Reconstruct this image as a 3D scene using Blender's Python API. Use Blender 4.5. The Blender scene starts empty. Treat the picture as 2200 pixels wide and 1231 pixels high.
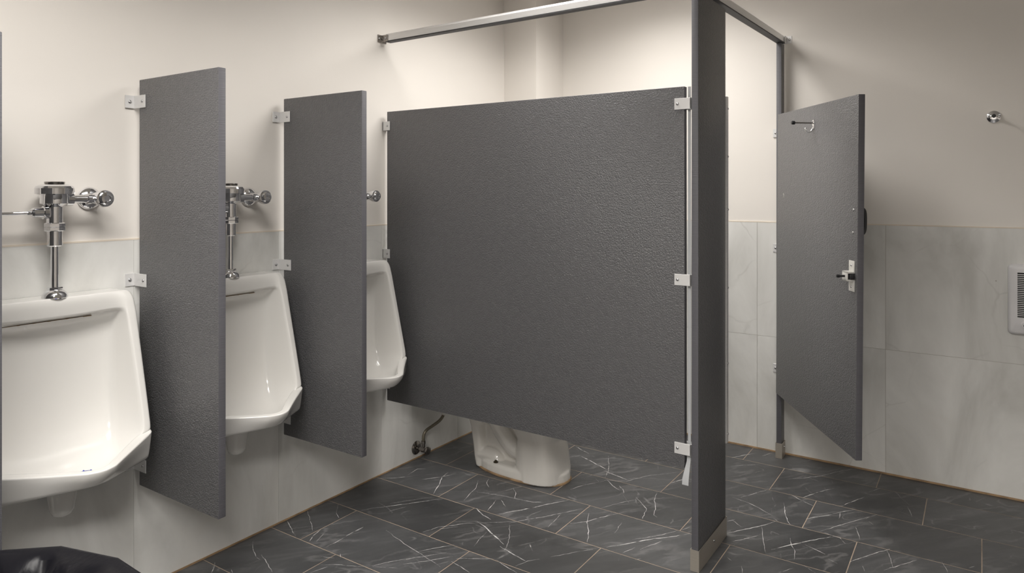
import bpy, bmesh, math, random
from mathutils import Vector, Matrix

# ------------------------------------------------------------------ camera, world, exposure
scene = bpy.context.scene
COL = scene.collection
cam_data = bpy.data.cameras.new('camera')
cam_data.sensor_width = 36.0
cam_data.lens = 1503.0 / 2200.0 * 36.0
cam_data.shift_y = -205.5 / 2200.0
cam_data.clip_start = 0.02
cam = bpy.data.objects.new('camera', cam_data)
cam.location = (0.0, -2.3964, 1.364)
cam.rotation_euler = (math.radians(90), 0, math.radians(33.85 - 90))
COL.objects.link(cam)
scene.camera = cam

world = bpy.data.worlds.new('world')
scene.world = world
world.use_nodes = True
world.node_tree.nodes['Background'].inputs[0].default_value = (0.8, 0.8, 0.8, 1)
world.node_tree.nodes['Background'].inputs[1].default_value = 0.1

scene.view_settings.view_transform = 'Standard'
scene.view_settings.look = 'None'
scene.view_settings.gamma = 1.0
scene.view_settings.use_curve_mapping = False
scene.view_settings.exposure = 1.80

CEIL = 2.54
# ceiling troffers: centre x, centre y, size x, size y, power (lensed: light mostly downward)
TROFFERS = [
    (2.75, -0.98, 1.18, 0.58, 7.3, 'lit recessed ceiling light above the toilet stall'),
    (-0.70, -2.70, 1.18, 0.58, 21.0, 'lit recessed ceiling light behind the camera'),
    (0.45, -1.25, 1.18, 0.58, 10.5, 'lit recessed ceiling light near the camera, out in the open floor area'),
    (2.50, -4.05, 1.18, 0.58, 0.4, 'lit recessed ceiling light at the far right end of the room'),
]
X0, X1 = -1.90, 3.805      # front wall (behind the camera) .. back wall
Y0, Y1 = -5.60, 0.0        # right wall .. urinal wall

rnd = random.Random(7)

# ------------------------------------------------------------------ node helpers
def mat(name):
    m = bpy.data.materials.new(name)
    m.use_nodes = True
    nt = m.node_tree
    b = nt.nodes['Principled BSDF']
    return m, nt, b

def N(nt, kind, **kw):
    n = nt.nodes.new(kind)
    for k, v in kw.items():
        setattr(n, k, v)
    return n

def L(nt, a, b):
    nt.links.new(a, b)

def rgb(h):
    return tuple(((c / 255.0) / 12.92 if c / 255.0 <= 0.04045 else ((c / 255.0 + 0.055) / 1.055) ** 2.4) for c in h) + (1,)

def ramp(nt, stops, interp='LINEAR'):
    r = N(nt, 'ShaderNodeValToRGB')
    cr = r.color_ramp
    cr.interpolation = interp
    while len(cr.elements) < len(stops):
        cr.elements.new(0.5)
    for e, (p, c) in zip(cr.elements, stops):
        e.position = p
        e.color = c if len(c) == 4 else (*c, 1)
    return r

def math_node(nt, op, a=None, b=None):
    n = N(nt, 'ShaderNodeMath', operation=op)
    for i, v in enumerate((a, b)):
        if v is None:
            continue
        if isinstance(v, (int, float)):
            n.inputs[i].default_value = v
        else:
            L(nt, v, n.inputs[i])
    return n.outputs[0]

def mix_rgb(nt, fac, a, b, mode='MIX'):
    n = N(nt, 'ShaderNodeMix', data_type='RGBA', blend_type=mode)
    for sock, v in ((n.inputs[0], fac), (n.inputs[6], a), (n.inputs[7], b)):
        if isinstance(v, (int, float)):
            sock.default_value = v
        elif isinstance(v, tuple):
            sock.default_value = v
        else:
            L(nt, v, sock)
    return n.outputs[2]

def noise(nt, vec, scale, detail=4, rough=0.5, dist=0.0):
    n = N(nt, 'ShaderNodeTexNoise')
    n.inputs['Scale'].default_value = scale
    n.inputs['Detail'].default_value = detail
    n.inputs['Roughness'].default_value = rough
    n.inputs['Distortion'].default_value = dist
    if vec is not None:
        L(nt, vec, n.inputs['Vector'])
    return n

def bump(nt, height, strength, dist, bsdf):
    n = N(nt, 'ShaderNodeBump')
    n.inputs['Strength'].default_value = strength
    n.inputs['Distance'].default_value = dist
    L(nt, height, n.inputs['Height'])
    L(nt, n.outputs[0], bsdf.inputs['Normal'])
    return n

def simple(name, color, rough=0.5, metal=0.0, spec=0.5, coat=0.0, vary=0.0, vscale=6.0, bumps=None):
    m, nt, b = mat(name)
    b.inputs['Base Color'].default_value = color
    b.inputs['Roughness'].default_value = rough
    b.inputs['Metallic'].default_value = metal
    b.inputs['Specular IOR Level'].default_value = spec
    b.inputs['Coat Weight'].default_value = coat
    b.inputs['Coat Roughness'].default_value = 0.06
    tc = N(nt, 'ShaderNodeTexCoord')
    if vary:
        nz = noise(nt, tc.outputs['Object'], vscale, 5, 0.55)
        lo = tuple(c * (1 - vary) for c in color[:3]) + (1,)
        hi = tuple(min(1, c * (1 + vary)) for c in color[:3]) + (1,)
        r = ramp(nt, [(0.3, lo), (0.7, hi)])
        L(nt, nz.outputs[0], r.inputs[0])
        L(nt, r.outputs[0], b.inputs['Base Color'])
    if bumps:
        s, st, d = bumps
        nz2 = noise(nt, tc.outputs['Object'], s, 3, 0.5)
        bump(nt, nz2.outputs[0], st, d, b)
    return m

def tile_coords(nt, spread=40.0):
    """world position shifted by a random offset per tile, so every tile has its own piece of stone"""
    geo = N(nt, 'ShaderNodeNewGeometry')
    info = N(nt, 'ShaderNodeObjectInfo')
    wn = N(nt, 'ShaderNodeTexWhiteNoise', noise_dimensions='1D')
    L(nt, info.outputs['Random'], wn.inputs['W'])
    sc = N(nt, 'ShaderNodeVectorMath', operation='SCALE')
    sc.inputs['Scale'].default_value = spread
    L(nt, wn.outputs['Color'], sc.inputs[0])
    ad = N(nt, 'ShaderNodeVectorMath', operation='ADD')
    L(nt, geo.outputs['Position'], ad.inputs[0])
    L(nt, sc.outputs[0], ad.inputs[1])
    return ad.outputs[0], info.outputs['Random']

# ------------------------------------------------------------------ materials
def make_partition():
    m, nt, b = mat('hammered_grey_plastic')
    tc = N(nt, 'ShaderNodeTexCoord')
    b.inputs['Base Color'].default_value = (0.118, 0.116, 0.117, 1)
    nz = noise(nt, tc.outputs['Object'], 40, 4, 0.6)
    r = ramp(nt, [(0.3, (0.110, 0.109, 0.113)), (0.7, (0.127, 0.126, 0.130))])
    L(nt, nz.outputs[0], r.inputs[0])
    # a few pale scuffs
    vs = N(nt, 'ShaderNodeTexVoronoi', feature='F1')
    vs.inputs['Scale'].default_value = 5.0
    L(nt, tc.outputs['Object'], vs.inputs['Vector'])
    dot = math_node(nt, 'LESS_THAN', vs.outputs['Distance'], 0.012)
    L(nt, mix_rgb(nt, dot, r.outputs[0], (0.3, 0.29, 0.28, 1)), b.inputs['Base Color'])
    b.inputs['Roughness'].default_value = 0.34
    b.inputs['Specular IOR Level'].default_value = 0.5
    # hammered dimples
    wob = noise(nt, tc.outputs['Object'], 30, 2, 0.5)
    ad = N(nt, 'ShaderNodeMixRGB', blend_type='LINEAR_LIGHT')
    ad.inputs[0].default_value = 0.0025
    L(nt, tc.outputs['Object'], ad.inputs[1])
    L(nt, wob.outputs['Color'], ad.inputs[2])
    v = N(nt, 'ShaderNodeTexVoronoi', feature='F1')
    v.inputs['Scale'].default_value = 175.0
    v.inputs['Randomness'].default_value = 0.62
    L(nt, ad.outputs[0], v.inputs['Vector'])
    dome = math_node(nt, 'MULTIPLY', math_node(nt, 'POWER', v.outputs['Distance'], 1.7), -1.0)
    bump(nt, dome, 0.64, 0.0030, b)
    return m

def make_partition_edge():
    m, nt, b = mat('sawn_grey_plastic_edge')
    tc = N(nt, 'ShaderNodeTexCoord')
    mp = N(nt, 'ShaderNodeMapping')
    mp.inputs['Scale'].default_value = (6, 6, 330)
    L(nt, tc.outputs['Object'], mp.inputs['Vector'])
    nz = noise(nt, mp.outputs[0], 1.0, 3, 0.7)
    r = ramp(nt, [(0.25, (0.088, 0.086, 0.096)), (0.75, (0.120, 0.118, 0.130))])
    L(nt, nz.outputs[0], r.inputs[0])
    L(nt, r.outputs[0], b.inputs['Base Color'])
    b.inputs['Roughness'].default_value = 0.5
    bump(nt, nz.outputs[0], 0.5, 0.002, b)
    return m

def make_paint(name, color):
    m, nt, b = mat(name)
    geo = N(nt, 'ShaderNodeNewGeometry')
    nz = noise(nt, geo.outputs['Position'], 1.3, 3, 0.5)
    lo = tuple(c * 0.97 for c in color[:3]); hi = tuple(min(1, c * 1.03) for c in color[:3])
    r = ramp(nt, [(0.3, lo), (0.7, hi)])
    L(nt, nz.outputs[0], r.inputs[0])
    L(nt, r.outputs[0], b.inputs['Base Color'])
    b.inputs['Roughness'].default_value = 0.48
    b.inputs['Specular IOR Level'].default_value = 0.4
    fine = noise(nt, geo.outputs['Position'], 260, 3, 0.6)
    bump(nt, fine.outputs[0], 0.06, 0.002, b)
    return m

def make_floor_stone():
    m, nt, b = mat('dark_grey_veined_stone')
    P, rand = tile_coords(nt)
    # directions: main veins run along about -37 degrees
    mp = N(nt, 'ShaderNodeMapping')
    mp.inputs['Rotation'].default_value = (0, 0, math.radians(37))
    L(nt, P, mp.inputs['Vector'])
    D = mp.outputs[0]
    st = N(nt, 'ShaderNodeMapping')
    st.inputs['Scale'].default_value = (2.2, 9.0, 4.0)
    L(nt, D, st.inputs['Vector'])
    cloud = noise(nt, st.outputs[0], 1.0, 8, 0.62, 0.8)
    base = ramp(nt, [(0.25, (0.042, 0.043, 0.0445)), (0.5, (0.062, 0.063, 0.065)), (0.8, (0.102, 0.103, 0.106))])
    L(nt, cloud.outputs[0], base.inputs[0])
    tone = math_node(nt, 'ADD', math_node(nt, 'MULTIPLY', rand, 0.45), 0.78)
    cmb = N(nt, 'ShaderNodeCombineColor')
    for i in range(3):
        L(nt, tone, cmb.inputs[i])
    col = mix_rgb(nt, 1.0, base.outputs[0], cmb.outputs[0], 'MULTIPLY')
    # warp
    w = noise(nt, P, 3.0, 5, 0.6)
    def warped(amount, vec):
        s = N(nt, 'ShaderNodeVectorMath', operation='SUBTRACT')
        L(nt, w.outputs['Color'], s.inputs[0]); s.inputs[1].default_value = (0.5, 0.5, 0.5)
        k = N(nt, 'ShaderNodeVectorMath', operation='SCALE'); k.inputs['Scale'].default_value = amount
        L(nt, s.outputs[0], k.inputs[0])
        a = N(nt, 'ShaderNodeVectorMath', operation='ADD')
        L(nt, vec, a.inputs[0]); L(nt, k.outputs[0], a.inputs[1])
        return a.outputs[0]
    def veins(vec, scl, width, detail, mask_scale, lo, hi, off):
        mm = N(nt, 'ShaderNodeMapping'); mm.inputs['Scale'].default_value = scl
        mm.inputs['Location'].default_value = (off, off * 1.7, off * 0.6)
        L(nt, vec, mm.inputs['Vector'])
        v = noise(nt, mm.outputs[0], 1.0, detail, 0.45)
        dst = math_node(nt, 'ABSOLUTE', math_node(nt, 'SUBTRACT', v.outputs[0], 0.5))
        r = ramp(nt, [(0.0, (1, 1, 1)), (width * 0.4, (0.85, 0.85, 0.85)), (width, (0, 0, 0))])
        L(nt, dst, r.inputs[0])
        m2 = N(nt, 'ShaderNodeMapping'); m2.inputs['Location'].default_value = (off * 3.1, off, 0)
        L(nt, P, m2.inputs['Vector'])
        mk = noise(nt, m2.outputs[0], mask_scale, 4, 0.65)
        r2 = ramp(nt, [(lo, (0, 0, 0)), (hi, (1, 1, 1))])
        L(nt, mk.outputs[0], r2.inputs[0])
        return math_node(nt, 'MULTIPLY', r.outputs[0], r2.outputs[0])
    D2 = N(nt, 'ShaderNodeMapping'); D2.inputs['Rotation'].default_value = (0, 0, math.radians(-38))
    L(nt, P, D2.inputs['Vector'])
    v1 = math_node(nt, 'MAXIMUM', veins(warped(0.05, D), (0.9, 5.0, 1), 0.0035, 1.5, 4.5, 0.54, 0.66, 3.1),
                   veins(warped(0.05, D), (1.1, 4.0, 1), 0.003, 1.5, 5.0, 0.54, 0.66, 11.7))
    v2 = math_node(nt, 'MAXIMUM', veins(warped(0.10, D2.outputs[0]), (1.6, 4.0, 1), 0.003, 2.0, 5.5, 0.55, 0.68, 7.3),
                   veins(warped(0.12, P), (3.5, 2.4, 1), 0.0025, 2.0, 6.0, 0.56, 0.70, 17.9))
    v3 = veins(warped(0.14, D), (2.5, 9.0, 1), 0.030, 3.0, 4.0, 0.42, 0.66, 23.0)
    vv = math_node(nt, 'MAXIMUM', math_node(nt, 'MULTIPLY', v1, 0.22), math_node(nt, 'MAXIMUM', math_node(nt, 'MULTIPLY', v2, 0.25), math_node(nt, 'MULTIPLY', v3, 0.10)))
    col = mix_rgb(nt, vv, col, (0.80, 0.79, 0.78, 1))
    L(nt, col, b.inputs['Base Color'])
    rr = ramp(nt, [(0.3, (0.34, 0.34, 0.34)), (0.75, (0.48, 0.48, 0.48))])
    rn = noise(nt, P, 5.0, 4, 0.6)
    L(nt, rn.outputs[0], rr.inputs[0])
    L(nt, rr.outputs[0], b.inputs['Roughness'])
    b.inputs['Specular IOR Level'].default_value = 0.6
    bump(nt, cloud.outputs[0], 0.05, 0.002, b)
    return m

def make_wall_stone():
    m, nt, b = mat('pale_grey_stone_wall_tile')
    P, rand = tile_coords(nt)
    mp = N(nt, 'ShaderNodeMapping'); mp.inputs['Scale'].default_value = (3.4, 3.4, 1.5)
    mp.inputs['Rotation'].default_value = (math.radians(12), math.radians(14), 0)
    L(nt, P, mp.inputs['Vector'])
    c = noise(nt, mp.outputs[0], 1.0, 7, 0.58, 0.5)
    base = ramp(nt, [(0.32, (0.56, 0.553, 0.525)), (0.5, (0.70, 0.695, 0.67)), (0.68, (0.80, 0.795, 0.77))])
    L(nt, c.outputs[0], base.inputs[0])
    # thin dark cracks and pale streaks
    w = noise(nt, P, 2.5, 4, 0.6)
    k = N(nt, 'ShaderNodeMixRGB', blend_type='LINEAR_LIGHT'); k.inputs[0].default_value = 0.07
    L(nt, P, k.inputs[1]); L(nt, w.outputs['Color'], k.inputs[2])
    v = N(nt, 'ShaderNodeTexVoronoi', feature='DISTANCE_TO_EDGE'); v.inputs['Scale'].default_value = 2.3
    L(nt, k.outputs[0], v.inputs['Vector'])
    r = ramp(nt, [(0.0, (1, 1, 1)), (0.012, (0, 0, 0))]); L(nt, v.outputs['Distance'], r.inputs[0])
    mk = noise(nt, P, 2.2, 3, 0.6)
    r2 = ramp(nt, [(0.47, (0, 0, 0)), (0.62, (1, 1, 1))]); L(nt, mk.outputs[0], r2.inputs[0])
    crack = math_node(nt, 'MULTIPLY', math_node(nt, 'MULTIPLY', r.outputs[0], r2.outputs[0]), 0.22)
    col = mix_rgb(nt, crack, base.outputs[0], (0.26, 0.25, 0.22, 1))
    r3 = ramp(nt, [(0.0, (1, 1, 1)), (0.09, (0, 0, 0))]); L(nt, v.outputs['Distance'], r3.inputs[0])
    r4 = ramp(nt, [(0.35, (1, 1, 1)), (0.46, (0, 0, 0))]); L(nt, mk.outputs[0], r4.inputs[0])
    pale = math_node(nt, 'MULTIPLY', math_node(nt, 'MULTIPLY', r3.outputs[0], r4.outputs[0]), 0.35)
    col = mix_rgb(nt, pale, col, (0.70, 0.68, 0.64, 1))
    # specks of rust
    vs = N(nt, 'ShaderNodeTexVoronoi', feature='F1'); vs.inputs['Scale'].default_value = 3.5
    L(nt, P, vs.inputs['Vector'])
    sp = math_node(nt, 'LESS_THAN', vs.outputs['Distance'], 0.011)
    col = mix_rgb(nt, math_node(nt, 'MULTIPLY', sp, 0.5), col, (0.16, 0.11, 0.07, 1))
    L(nt, col, b.inputs['Base Color'])
    b.inputs['Roughness'].default_value = 0.42
    b.inputs['Specular IOR Level'].default_value = 0.45
    return m

def make_emit(name, strength, color=(1.0, 0.967, 0.925)):
    m, nt, b = mat(name)
    b.inputs['Base Color'].default_value = (0.9, 0.9, 0.88, 1)
    b.inputs['Emission Color'].default_value = (*color, 1)
    b.inputs['Emission Strength'].default_value = strength
    return m

def make_brushed(name, color, rough):
    m, nt, b = mat(name)
    tc = N(nt, 'ShaderNodeTexCoord')
    mp = N(nt, 'ShaderNodeMapping'); mp.inputs['Scale'].default_value = (8, 8, 300)
    L(nt, tc.outputs['Object'], mp.inputs['Vector'])
    nz = noise(nt, mp.outputs[0], 1.0, 3, 0.6)
    r = ramp(nt, [(0.3, tuple(c * 0.9 for c in color)), (0.7, color)])
    L(nt, nz.outputs[0], r.inputs[0]); L(nt, r.outputs[0], b.inputs['Base Color'])
    b.inputs['Metallic'].default_value = 0.5
    b.inputs['Roughness'].default_value = rough
    return m

def make_bag():
    m, nt, b = mat('black_plastic_bag')
    tc = N(nt, 'ShaderNodeTexCoord')
    b.inputs['Base Color'].default_value = (0.004, 0.004, 0.006, 1)
    b.inputs['Roughness'].default_value = 0.30
    b.inputs['Specular IOR Level'].default_value = 0.16
    n1 = noise(nt, tc.outputs['Object'], 14, 4, 0.55, 0.6)
    r = ramp(nt, [(0.4, (0, 0, 0)), (0.5, (1, 1, 1)), (0.6, (0, 0, 0))])
    L(nt, n1.outputs[0], r.inputs[0])
    bump(nt, n1.outputs[0], 0.15, 0.02, b)
    return m

M = {}
M['partition'] = make_partition()
M['edge'] = make_partition_edge()
M['paint'] = make_paint('warm_white_wall_paint', (0.80, 0.762, 0.715))
M['ceil'] = make_paint('ceiling_board', (0.74, 0.715, 0.67))
M['stone'] = make_floor_stone()
M['walltile'] = make_wall_stone()
M['floor_grout'] = simple('tan_floor_grout', (0.40, 0.32, 0.245, 1), 0.85, vary=0.25, vscale=9)
M['wall_grout'] = simple('brown_grey_wall_grout', (0.30, 0.265, 0.22, 1), 0.85, vary=0.2)
M['stain'] = simple('rusty_caulk', (0.34, 0.225, 0.125, 1), 0.7, vary=0.45, vscale=14)
M['caulk'] = simple('cream_caulk', (0.74, 0.66, 0.56, 1), 0.6, vary=0.1)
M['porcelain'] = simple('white_porcelain', (0.76, 0.745, 0.715, 1), 0.14, spec=0.6, coat=0.4, vary=0.025, vscale=3)
M['toilet'] = simple('cream_porcelain', (0.78, 0.755, 0.71, 1), 0.16, spec=0.6, coat=0.4, vary=0.04, vscale=4)
M['chrome'] = simple('polished_chrome', (0.80, 0.80, 0.815, 1), 0.05, metal=1.0)
M['steel'] = simple('screw_steel', (0.50, 0.50, 0.51, 1), 0.22, metal=1.0)
M['alu'] = make_brushed('satin_aluminium', (0.84, 0.835, 0.83), 0.36)
M['alu_white'] = simple('pale_aluminium_bracket', (0.72, 0.715, 0.71, 1), 0.40, metal=0.25, vary=0.05)
M['shoe'] = make_brushed('stained_steel_shoe', (0.42, 0.385, 0.335), 0.42)
M['strip'] = simple('pale_plastic_strip', (0.44, 0.45, 0.46, 1), 0.35, vary=0.06)
M['rail_dark'] = simple('dark_underside_shade', (0.055, 0.055, 0.058, 1), 0.6)  # dark colour stands in for shade inside the hollow rail
M['rubber'] = simple('black_rubber', (0.012, 0.012, 0.014, 1), 0.45)
M['latch'] = simple('white_coated_latch', (0.66, 0.65, 0.62, 1), 0.4, metal=0.2, vary=0.06, vscale=30)
M['heater'] = simple('white_enamel', (0.72, 0.71, 0.72, 1), 0.32, vary=0.03)
M['dark'] = simple('dark_cavity', (0.012, 0.012, 0.014, 1), 0.7)
M['bag'] = make_bag()
M['can'] = simple('grey_bin_plastic', (0.06, 0.062, 0.066, 1), 0.5, vary=0.08)
M['hose'] = simple('braided_hose', (0.22, 0.195, 0.15, 1), 0.4, metal=0.6, vary=0.2, vscale=60)
M['tarnish'] = simple('tarnished_chrome', (0.30, 0.28, 0.26, 1), 0.18, metal=1.0, vary=0.25, vscale=25)
M['nut_plastic'] = simple('white_plastic_nut', (0.70, 0.69, 0.66, 1), 0.5)
M['rust'] = simple('brown_rust_stain', (0.27, 0.17, 0.07, 1), 0.6, vary=0.5, vscale=40)
M['mat_blue'] = simple('blue_plastic_screen', (0.02, 0.045, 0.36, 1), 0.5)
M['bolt'] = simple('dark_brass_bolt', (0.07, 0.055, 0.03, 1), 0.45, metal=0.6)

# ------------------------------------------------------------------ mesh helpers
def setp(o, label=None, cat=None, group=None, kind=None):
    if label: o['label'] = label
    if cat: o['category'] = cat
    if group: o['group'] = group
    if kind: o['kind'] = kind
    return o

def obj(name, bm, material, parent=None, smooth=None, loc=None):
    me = bpy.data.meshes.new(name)
    bmesh.ops.recalc_face_normals(bm, faces=bm.faces)
    bm.to_mesh(me); bm.free()
    mats = material if isinstance(material, (list, tuple)) else [material]
    for x in mats:
        me.materials.append(x)
    if smooth is not None:
        me.polygons.foreach_set('use_smooth', [True] * len(me.polygons))
        me.set_sharp_from_angle(angle=math.radians(smooth))
    o = bpy.data.objects.new(name, me)
    COL.objects.link(o)
    if parent is not None:
        o.parent = parent
    if loc is not None:
        o.location = loc
    return o

def inst(name, me, parent, loc=(0, 0, 0)):
    o = bpy.data.objects.new(name, me)
    COL.objects.link(o)
    o.parent = parent
    o.location = loc
    return o

def empty(name, loc=(0, 0, 0), rot=(0, 0, 0)):
    o = bpy.data.objects.new(name, None)
    o.empty_display_size = 0.1
    o.location = loc
    o.rotation_euler = rot
    COL.objects.link(o)
    return o

def copy_tree(o, parent=None):
    c = o.copy()
    COL.objects.link(c)
    c.parent = parent
    for ch in list(o.children):
        copy_tree(ch, c)
    return c

def box(bm, a, b, bevel=0.0, seg=2):
    x0, y0, z0 = (min(a[i], b[i]) for i in range(3))
    x1, y1, z1 = (max(a[i], b[i]) for i in range(3))
    vs = [bm.verts.new(p) for p in ((x0, y0, z0), (x1, y0, z0), (x1, y1, z0), (x0, y1, z0),
                                    (x0, y0, z1), (x1, y0, z1), (x1, y1, z1), (x0, y1, z1))]
    fs = [bm.faces.new([vs[i] for i in q]) for q in ((3, 2, 1, 0), (4, 5, 6, 7), (0, 1, 5, 4), (1, 2, 6, 5), (2, 3, 7, 6), (3, 0, 4, 7))]
    if bevel:
        es = set(e for f in fs for e in f.edges)
        bmesh.ops.bevel(bm, geom=list(es), offset=bevel, segments=seg, affect='EDGES', profile=0.5)
    return bm

def boxm(a, b, bevel=0.0, seg=2):
    return box(bmesh.new(), a, b, bevel, seg)

def frame_for(axis):
    z = Vector(axis).normalized()
    t = Vector((0, 0, 1)) if abs(z.z) < 0.9 else Vector((1, 0, 0))
    x = t.cross(z).normalized()
    y = z.cross(x)
    return x, y, z

def lathe(bm, origin, axis, profile, seg=28, close=True):
    """profile: list of (distance along axis, radius)"""
    x, y, z = frame_for(axis)
    o = Vector(origin)
    rings = []
    for t, r in profile:
        if r < 1e-6:
            rings.append([bm.verts.new(o + z * t)])
        else:
            rings.append([bm.verts.new(o + z * t + x * (r * math.cos(2 * math.pi * i / seg)) + y * (r * math.sin(2 * math.pi * i / seg))) for i in range(seg)])
    for A, B in zip(rings, rings[1:]):
        if len(A) == 1 and len(B) == 1:
            continue
        for i in range(seg):
            j = (i + 1) % seg
            if len(A) == 1:
                bm.faces.new((A[0], B[j], B[i]))
            elif len(B) == 1:
                bm.faces.new((A[i], A[j], B[0]))
            else:
                bm.faces.new((A[i], A[j], B[j], B[i]))
    if close:
        for R_ in (rings[0], rings[-1]):
            if len(R_) > 2:
                bm.faces.new(R_)
    return bm

def tube(bm, pts, radius, seg=12):
    """swept tube with parallel transport; radius number or list"""
    pts = [Vector(p) for p in pts]
    n = len(pts)
    rad = radius if isinstance(radius, (list, tuple)) else [radius] * n
    tang = []
    for i in range(n):
        a = pts[max(0, i - 1)]; b = pts[min(n - 1, i + 1)]
        tang.append((b - a).normalized())
    x, y, _ = frame_for(tang[0])
    rings = []
    for i in range(n):
        if i:
            q = tang[i - 1].rotation_difference(tang[i])
            x = q @ x; y = q @ y
        rings.append([bm.verts.new(pts[i] + (x * math.cos(2 * math.pi * k / seg) + y * math.sin(2 * math.pi * k / seg)) * rad[i]) for k in range(seg)])
    for A, B in zip(rings, rings[1:]):
        for i in range(seg):
            j = (i + 1) % seg
            bm.faces.new((A[i], A[j], B[j], B[i]))
    bm.faces.new(rings[0]); bm.faces.new(rings[-1])
    return bm

def spline(pts, n=8):
    """Catmull-Rom through points"""
    P = [Vector(p) for p in pts]
    P = [P[0] * 2 - P[1]] + P + [P[-1] * 2 - P[-2]]
    out = []
    for i in range(1, len(P) - 2):
        for k in range(n):
            t = k / n
            a, b, c, d = P[i - 1], P[i], P[i + 1], P[i + 2]
            out.append(0.5 * ((2 * b) + (c - a) * t + (2 * a - 5 * b + 4 * c - d) * t * t + (3 * b - a - 3 * c + d) * t ** 3))
    out.append(P[-2])
    return out

def prism(bm, outline, z0, z1):
    lo = [bm.verts.new((x, y, z0)) for x, y in outline]
    hi = [bm.verts.new((x, y, z1)) for x, y in outline]
    n = len(outline)
    bm.faces.new(lo[::-1]); bm.faces.new(hi)
    for i in range(n):
        j = (i + 1) % n
        bm.faces.new((lo[i], lo[j], hi[j], hi[i]))
    return bm

def loft(bm, rings):
    R_ = [[bm.verts.new(p) for p in r] for r in rings]
    n = len(R_[0])
    for A, B in zip(R_, R_[1:]):
        for i in range(n):
            j = (i + 1) % n
            bm.faces.new((A[i], A[j], B[j], B[i]))
    bm.faces.new(R_[0][::-1]); bm.faces.new(R_[-1])
    return bm

def screw_head(parent, p, axis, r=0.0045, name='screw', material=None):
    bm = bmesh.new()
    lathe(bm, (0, 0, 0), axis, [(-0.001, r), (0.0012, r), (0.0028, r * 0.8), (0.0036, r * 0.4), (0.0038, 0)], 14)
    return obj(name, bm, material or M['steel'], parent, 40, p)

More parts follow.
